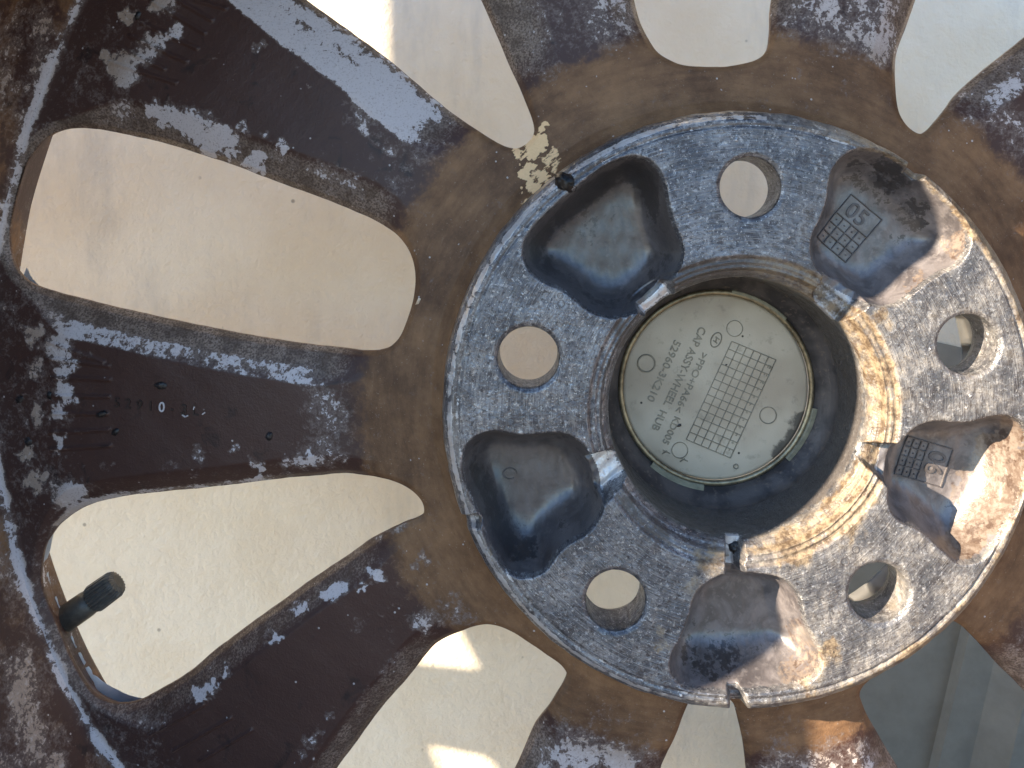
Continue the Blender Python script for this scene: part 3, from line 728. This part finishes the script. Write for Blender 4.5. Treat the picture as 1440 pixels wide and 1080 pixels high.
tor = [(155 + 4.6 * math.cos(t), -168 + 4.6 * math.sin(t)) for t in np.linspace(0, 2 * math.pi, 13)]
lathe("retaining_ring", tor[::-1], M['ring'], cap, 200)
def clip_arc(a0, a1, r0, r1, z0, z1):
    prof = [(r0, z0), (r0, z1), (r0 + 1.5, z1 + 1.5), (r1 - 1.5, z1 + 1.5), (r1, z1), (r1, z0), (r0, z0)]
    o = lathe("clip", prof, M['clip'], cap, 30, a0=a0, a1=a1)
    # end caps
    me = o.data; bm = bmesh.new(); bm.from_mesh(me); bmesh.ops.holes_fill(bm, edges=[e for e in bm.edges if e.is_boundary], sides=12)
    bmesh.ops.recalc_face_normals(bm, faces=bm.faces); bm.to_mesh(me); bm.free()
    for p in me.polygons: p.use_smooth = False
def cang(x, y): q = unproj((x, y), -165.0); return math.atan2(q[1] - CY, q[0] - CX)
def carc(p, q, *a):
    a0, a1 = cang(*p), cang(*q)
    if a1 < a0: a0, a1 = a1, a0
    clip_arc(a0, a1, *a)
carc((1137, 572), (1103, 642), 157, 166, -176, -160)
carc((915, 652), (988, 690), 157, 168, -178, -160)
carc((1027, 422), (1096, 458), 153, 161, -178, -165)

def bframe(p00, p10, p01, z):
    """pixel corners -> wheel-frame origin and axes."""
    o = unproj(p00, z); return o, unproj(p10, z) - o, unproj(p01, z) - o
def strip(pts, w_, h, zf, name, mat, parent, step=6):
    """raised thin bars following polylines [(a,b)...] in the wheel frame on surface zf."""
    Vs, Fs = [], []
    for a, b in pts:
        a = np.array(a, float); b = np.array(b, float); L = np.hypot(*(b - a)); n = max(1, int(L / step))
        t = (b - a) / (L + 1e-9); nn = np.array([-t[1], t[0]]) * w_ / 2
        for i in range(n + 1):
            c = a + (b - a) * i / n; base = len(Vs)
            for s_, hh in ((-1.5, -1.5), (-.7, h), (.7, h), (1.5, -1.5)):
                p = c + nn * s_; Vs.append((p[0], p[1], float(zf(p[:1], p[1:])[0]) + hh))
            if i: Fs += [(base - 4 + j, base + j, base + j + 1, base - 3 + j) for j in range(3)]
    return mesh_obj(name, np.array(Vs), Fs, mat, parent, smooth=False)
def text(s, name, mat, parent, o, ux, uy, size, zf, h, bold=0.0, spacing=1.0, fit=None):
    """raised lettering: o = baseline start, ux reading direction, uy glyph up (wheel frame unit vectors)."""
    cu = bpy.data.curves.new(name, 'FONT'); cu.body = s; cu.size = size; cu.extrude = h; cu.offset = bold; cu.resolution_u = 3
    cu.space_character = spacing
    ob = bpy.data.objects.new(name, cu); COL.objects.link(ob)
    dg = bpy.context.evaluated_depsgraph_get(); me = bpy.data.meshes.new_from_object(ob.evaluated_get(dg))
    bpy.data.objects.remove(ob)
    P = np.array([v.co[:] for v in me.vertices]); F = [tuple(p.vertices) for p in me.polygons]
    bpy.data.meshes.remove(me)
    if fit: P[:, 0] *= fit / P[:, 0].max()
    X = o[0] + ux[0] * P[:, 0] + uy[0] * P[:, 1]; Y = o[1] + ux[1] * P[:, 0] + uy[1] * P[:, 1]
    return mesh_obj(name, np.stack([X, Y, zf(X, Y) + P[:, 2]], 1), F, mat, parent, smooth=False)
unit = lambda v: np.asarray(v, float) / np.hypot(*v)
capz = lambda x, y: np.full(np.shape(x), -171.0)
# grid of date cells
o0, gx, gy = bframe((1029, 480), (1091, 506), (965, 618), -172)
lines = []
for i in range(7):
    f = [0, 1/6, 2/6, 3/6, 4/6, 5/6, 1][i]; lines.append((o0 + gx * f, o0 + gx * f + gy))
for j in range(14): lines.append((o0 + gy * j / 13, o0 + gy * j / 13 + gx))
strip(lines, 1.5, .9, capz, "date_grid", M['groove'], cap, 40)
ux = unit(gy); uy = np.array([-ux[1], ux[0]]) * 1.0
def ctext(s, p, e, size, mat='groove', h=.8):
    q = unproj(p, -172.0); L = np.hypot(*(unproj(e, -172.0) - q))
    text(s, "lettering", M[mat], cap, q, ux, uy, size, capz, h, .010 * size, 1.0, L)
# reading direction runs down the disc, glyph tops point right
ctext(">PPO+PA66<", (987, 494), (950, 578), 16)
ctext("KD005", (949, 584), (931, 622), 15)
ctext("CAP ASSY-WHEEL", (984, 458), (934, 569), 18)
ctext("HUB", (929, 575), (917, 603), 17)
ctext("52960-3K210", (949, 477), (912, 563), 17)
for i in range(12):
    q = o0 + gx * (5.30 / 6) + gy * ((i + 1.2) / 13); text(str(12 - i), "lettering", M['groove'], cap, q + ux * 1.0, unit(gx), -ux, 7.5, capz, .6, .1)
def ring_pts(c, rx, ry=None, rotv=(1, 0), n=26, a0=0, a1=2 * math.pi):
    ry = ry or rx; e = unit(rotv); f = np.array([-e[1], e[0]])
    P = [c + e * rx * math.cos(t) + f * ry * math.sin(t) for t in np.linspace(a0, a1, n)]
    return list(zip(P[:-1], P[1:]))
for (x, y, rr, wd) in [(909, 511, 14.0, 2.2), (1080, 584, 13.5, 1.4), (956, 633, 13, 1.0), (1033, 462, 13, .9), (1035, 656, 3.6, 1.6)]:
    strip(ring_pts(unproj((x, y), -172.0), rr), wd, .9, capz, "mould_ring", M['groove'], cap)
ec = unproj((1007, 478), -172.0)
em = ring_pts(ec, 12.5, 8, ux)
em += [(ec - uy * 3.4 - ux * 4.5, ec + uy * 4.6 - ux * 2.6), (ec - uy * 4.6 + ux * 2.6, ec + uy * 3.4 + ux * 4.5), (ec - ux * 3.4 - uy * 0.7, ec + ux * 3.4 + uy * .7)]
strip(em, 1.9, .9, capz, "emblem", M['groove'], cap)
am = []
for (x, y) in [(938, 634), (963, 645)]:
    c = unproj((x, y), -172.0); am += [(c, c + ux * 8 - uy * 5), (c - uy * 7 + ux * 2, c + uy * 6 + ux * 2)]
strip(am, 1.5, .8, capz, "mould_mark", M['groove'], cap)
for (x, y, s_) in [(955, 598, 4.2), (1021, 513, 2.8)]:
    c = unproj((x, y), -172.0); tt = np.linspace(0, 6.28, 9)[:-1]
    P = [(c[0] + s_ * math.cos(t) * (1.3 if i % 3 else .8), c[1] + s_ * .7 * math.sin(t + .4), -171.5) for i, t in enumerate(tt)] + [(c[0], c[1], -169.8)]
    mesh_obj("tar_speck", np.array(P), [(i, (i + 1) % 8, 8) for i in range(8)], M['grime_dark'], cap)

# ------------------------------------------------------------------ date stamps in the pockets
def stamp(k, p00, p10, p01, txt, tb, rows, cols, zz_):
    o, a, b = bframe(p00, p10, p01, zz_); L = []
    zf = lambda x, y: hz(np.atleast_1d(x), np.atleast_1d(y))
    L += [(o, o + a), (o + b, o + a + b), (o, o + b), (o + a, o + a + b)]
    for i in range(rows): f = tb + (1 - tb) * i / rows; L.append((o + b * f, o + b * f + a))
    for j in range(1, cols): f = j / cols; L.append((o + a * f + b * tb, o + a * f + b))
    strip(L, 2.0, 2.2, zf, "date_stamp", M['stamp'], pockets[k], 5)
    ln = np.hypot(*a); h = np.hypot(*b) * tb
    text(txt, "stamp_number", M['stamp'], pockets[k], o + a * .14 + b * tb * .84, unit(a), -unit(b), h * 1.0, zf, 1.8, .3)
    dots = []
    for i in range(rows):
        for j in range(cols):
            c = o + a * (j + .5) / cols + b * (tb + (1 - tb) * (i + .5) / rows); dots.append((c - unit(a) * 1.2, c + unit(a) * 1.2))
    strip(dots, 1.6, 1.6, zf, "stamp_dots", M['stamp'], pockets[k], 5)
stamp('b', (1199, 273), (1242, 309), (1148, 333), "05", .42, 3, 4, -76)
stamp('c', (1342, 633), (1324, 686), (1277, 614), "06", .52, 3, 4, -76)
# ring mark in the left pocket
zfh = lambda x, y: hz(np.atleast_1d(x), np.atleast_1d(y))
strip(ring_pts(unproj((717, 667), -76.0), 10, 8, a1=5.4), 2.2, 1.6, zfh, "ejector_mark", M['stamp'], pockets['e'], 5)
# ring scuffs on the pad
for (x, y, rr) in [(789, 427, 5), (788, 416, 4), (820, 477, 4), (1266, 458, 6), (1188, 790, 6), (1203, 773, 5), (1172, 836, 6)]:
    strip(ring_pts(unproj((x, y), 0.0), rr, n=14), 1.0, .5, zfh, "ring_scuff", M['stamp'], pad, 5)

# lump on the pad rim beside the upper left pocket
def lump(name, c, z, rx, ry, h, ang, mat, parent, seed):
    Vs = [(c[0], c[1], z + h)]; rs = np.random.default_rng(seed); n = 18; m = 5
    e = np.array([math.cos(ang), math.sin(ang)]); f = np.array([-e[1], e[0]])
    for j in range(1, m + 1):
        t = j / m * math.pi / 2
        for i in range(n):
            a = 2 * math.pi * i / n; k = 1 + .13 * rs.standard_normal() * (j < m)
            p = c + e * rx * math.sin(t) * k * math.cos(a) + f * ry * math.sin(t) * k * math.sin(a)
            Vs.append((p[0], p[1], z + h * math.cos(t) * k - (6 if j == m else 0)))
    Fs = [(0, 1 + i, 1 + (i + 1) % n) for i in range(n)]
    for j in range(m - 1):
        for i in range(n):
            a = 1 + j * n; i2 = (i + 1) % n; Fs.append((a + i, a + n + i, a + n + i2, a + i2))
    return mesh_obj(name, np.array(Vs), Fs, mat, parent)
lump("tar_lump", unproj((796, 257), -6.0), -16, 19, 15, 24, R(-40), M['grime_dark'], wheel, 3)
lump("tar_lump", unproj((1036, 770), -40.0), -44, 12, 10, 9, 0, M['grime_dark'], wheel, 4)
# tar lumps on the spoke
zs = lambda x, y: sheet_z(np.atleast_1d(x), np.atleast_1d(y))
for i, (x, y, rx, ry) in enumerate([(237, 538, 12, 7), (148, 580, 9, 5), (168, 605, 8, 5), (392, 603, 7, 6), (190, 20, 8, 5), (30, 625, 7, 8), (66, 557, 7, 5), (18, 565, 6, 9)]):
    q = unproj((x, y), -165.0); lump("tar_lump", q, float(zs(q[0], q[1])[0]) - 1, rx, ry, 4, .3 * i, M['grime_dark'], wheel, 10 + i)
q = unproj((589, 423), -108.0)
z0 = float(zs(q[0], q[1])[0]) + 1
mesh_obj("paint_chip", np.array([(q[0] - 4, q[1] - 5, z0), (q[0] + 1, q[1] - 4, z0), (q[0] + 5, q[1] + 4, z0 + 2), (q[0] + 1, q[1] + 6, z0 + 2), (q[0], q[1], z0 + 4)]), [(0, 1, 4), (1, 2, 4), (2, 3, 4), (3, 0, 4)], M['chip'], wheel, smooth=False)

# part number cast on the left spoke
sp0 = unproj((163, 571), -160.0); d_ = unit(unproj((292, 579), -160.0) - sp0); up_ = np.array([-d_[1], d_[0]])
for ch, i in zip("52910-3L", range(8)):
    qq = sp0 + d_ * 19.2 * i
    text(ch, "cast_number", M['letter_worn'] if i == 4 else M['letter_dark'], wheel, qq, d_, up_, 23, zs, 1.8, .15)
strip([(sp0 + d_ * 118 - up_ * 1 , sp0 + d_ * 123 - up_ * 4), (sp0 + d_ * 123 - up_ * 4, sp0 + d_ * 129 - up_ * 1), (sp0 + d_ * 152 + up_ * 3, sp0 + d_ * 157 + up_ * 7), (sp0 + d_ * 137 + up_ * 9, sp0 + d_ * 138 + up_ * 14)], 1.8, 2.4, zs, "bare_edge", M['letter_worn'], wheel, 5)

# ------------------------------------------------------------------ valve stem
def tube(name, p0, p1, prof, mat, parent, n=32, ribs=0):
    p0 = Vector(p0); p1 = Vector(p1); ax = (p1 - p0); L = ax.length; ax.normalize()
    e = ax.orthogonal().normalized(); f = ax.cross(e); Vs = []
    for t, r_ in prof:
        for i in range(n):
            a = 2 * math.pi * i / n; k = 1.0
            if ribs and r_ > 18: k = 1 + (.06 if (i // 2) % 2 else -.06)
            p = p0 + ax * (t * L) + (e * math.cos(a) + f * math.sin(a)) * r_ * k; Vs.append(tuple(p))
    m = len(prof)
    Fs = [(j * n + i, j * n + (i + 1) % n, (j + 1) * n + (i + 1) % n, (j + 1) * n + i) for j in range(m - 1) for i in range(n)]
    Fs += [tuple(range((m - 1) * n, m * n)), tuple(range(n))[::-1]]
    return mesh_obj(name, np.array(Vs), Fs, mat, parent, smooth=not ribs)
a_ = unproj((30, 913), -262.0); b_ = unproj((131, 843), -278.0); c_ = unproj((167, 817), -284.0)
stem = tube("valve_stem", (*a_, -258.0), (*b_, -278.0), [(0, 25), (.3, 24), (.6, 23.5), (.9, 23), (1, 21)], M['rubber'], wheel, 40)
tube("valve_cap", (*b_, -278.0), (*c_, -284.0), [(0, 20), (.02, 23), (.08, 24), (.80, 23), (.93, 20), (1, 12)], M['stemcap'], stem, 88, 1)

# ------------------------------------------------------------------ wall, ground, added off-frame sun blocker
ZW = -1000.0
def W(x, y, z): return (x * U, -z * U, y * U + H0)
def box_mesh(name, lo, hi, mat, bevel=0, **props):
    bm = bmesh.new(); bmesh.ops.create_cube(bm, size=1)
    for v in bm.verts: v.co = Vector([lo[i] + (v.co[i] + .5) * (hi[i] - lo[i]) for i in range(3)])
    if bevel: bmesh.ops.bevel(bm, geom=bm.edges[:], offset=bevel, segments=2, affect='EDGES', profile=.5)
    me = bpy.data.meshes.new(name); bm.to_mesh(me); bm.free(); me.materials.append(mat)
    o = bpy.data.objects.new(name, me); COL.objects.link(o)
    for k, v in props.items(): o[k] = v
    return o
yw = -ZW * U
wall = box_mesh("wall", (-1.6, yw, 0), (1.6, yw + .12, 2.2), M['wall'], label="cream painted wall with scuffs behind the wheel", category="wall")
gnd = box_mesh("ground", (-60, -60, -.3), (60, 60, 0), M['ground'], kind="structure", label="pale concrete ground")

# raised moulding on the wall, seen lower right
def prism(name, pts, mat, n_, e0, **props):
    pass
kW = (DIST - ZW) / DIST
def wp(x, y, z): k = (DIST - z) / DIST; return ((x - VPX) * k, (VPY - y) * k, z)
def slat(x_top, x_bot, w_, z0, z1, bev):
    """board lying on the wall; its left edge runs through photo points (x_top,860) and (x_bot,1080)."""
    A = np.array(wp(x_top, 860, z0)[:2]); B = np.array(wp(x_bot, 1080, z0)[:2]); d = unit(B - A); n_ = np.array([-d[1], d[0]])
    if n_[0] < 0: n_ = -n_
    A = A - d * 800; B = B + d * 500
    sec = [(0, z0 - 30), (0, z0), (bev, z1), (w_, z1), (w_, z0 - 30)]
    Vs = [(*(p + n_ * o_), z_) for p in (A, B) for o_, z_ in sec]
    m = len(sec)
    Fs = [(i, i + 1, m + i + 1, m + i) for i in range(m - 1)] + [tuple(range(m))[::-1], tuple(range(m, 2 * m))]
    return Vs, Fs
def slat_obj(name, *a, **props):
    Vs, Fs = slat(*a); me = bpy.data.meshes.new(name); me.from_pydata([W(*v) for v in Vs], [], Fs); me.update()
    bm = bmesh.new(); bm.from_mesh(me); bmesh.ops.recalc_face_normals(bm, faces=bm.faces); bm.to_mesh(me); bm.free()
    me.materials.append(M['grey']); o = bpy.data.objects.new(name, me); COL.objects.link(o)
    for k, v in props.items(): o[k] = v
    return o
trim = empty("wall_moulding", "stepped grey moulding on the wall behind the lower right spokes", "moulding", (0, yw, 0))
def reparent(o, p):
    o.parent = p; o.matrix_parent_inverse = Matrix.Translation(-p.location)
reparent(slat_obj("flat_panel", 1110, 1060, 468, ZW + 0, ZW + 6, 4), trim)
reparent(slat_obj("moulding_board", 1354, 1303, 900, ZW + 0, ZW + 40, 3), trim)
reparent(slat_obj("moulding_step", 1414, 1363, 800, ZW + 40, ZW + 96, 60), trim)

# added board out of frame, openings cut to shape the wall's sun patches
ZB = 300.0
dz = ZB - ZW
def sh(p):
    q = wp(p[0], p[1], ZW); return (q[0] - SDX * TAN * dz, q[1] - SDY * TAN * dz)
lit = [np.array([sh(p) for p in P]) for P in (
    [(250, -160), (605, -160), (604, 0), (607, 150), (560, 160), (250, 60)],
    [(540, 872), (630, 868), (683, 868), (735, 967), (640, 957), (520, 940)],
    [(607, 1050), (740, 1077), (800, 1180), (670, 1190)])]
x0, y0 = sh((-60, -70)); x1, y1 = sh((1500, 1112))
def bfield(x, y):
    f = np.minimum(np.minimum(x - x0, x1 - x), np.minimum(y0 - y, y - y1))
    for p in lit: f = np.minimum(f, -sdf(p, x, y, 60).clip(-1e3, 1e3))
    return f
Vb, Tb, bb = march(np.arange(x0 - 30, x1 + 31, 14), np.arange(y1 - 30, y0 + 31, 14), bfield, lambda x, y: np.full(len(x), ZB))
Vb, Tb, _ = skirt(Vb, Tb, bb, [(0, -60, 0)])
me = bpy.data.meshes.new("added_sun_blocker"); me.from_pydata([W(*v) for v in Vb], [], [tuple(t) for t in Tb]); me.update(); me.materials.append(M['blocker'])
o = bpy.data.objects.new("added_sun_blocker", me); COL.objects.link(o)
o["label"] = "added sun blocker with cut openings, unseen left of the wheel"; o["category"] = "board"
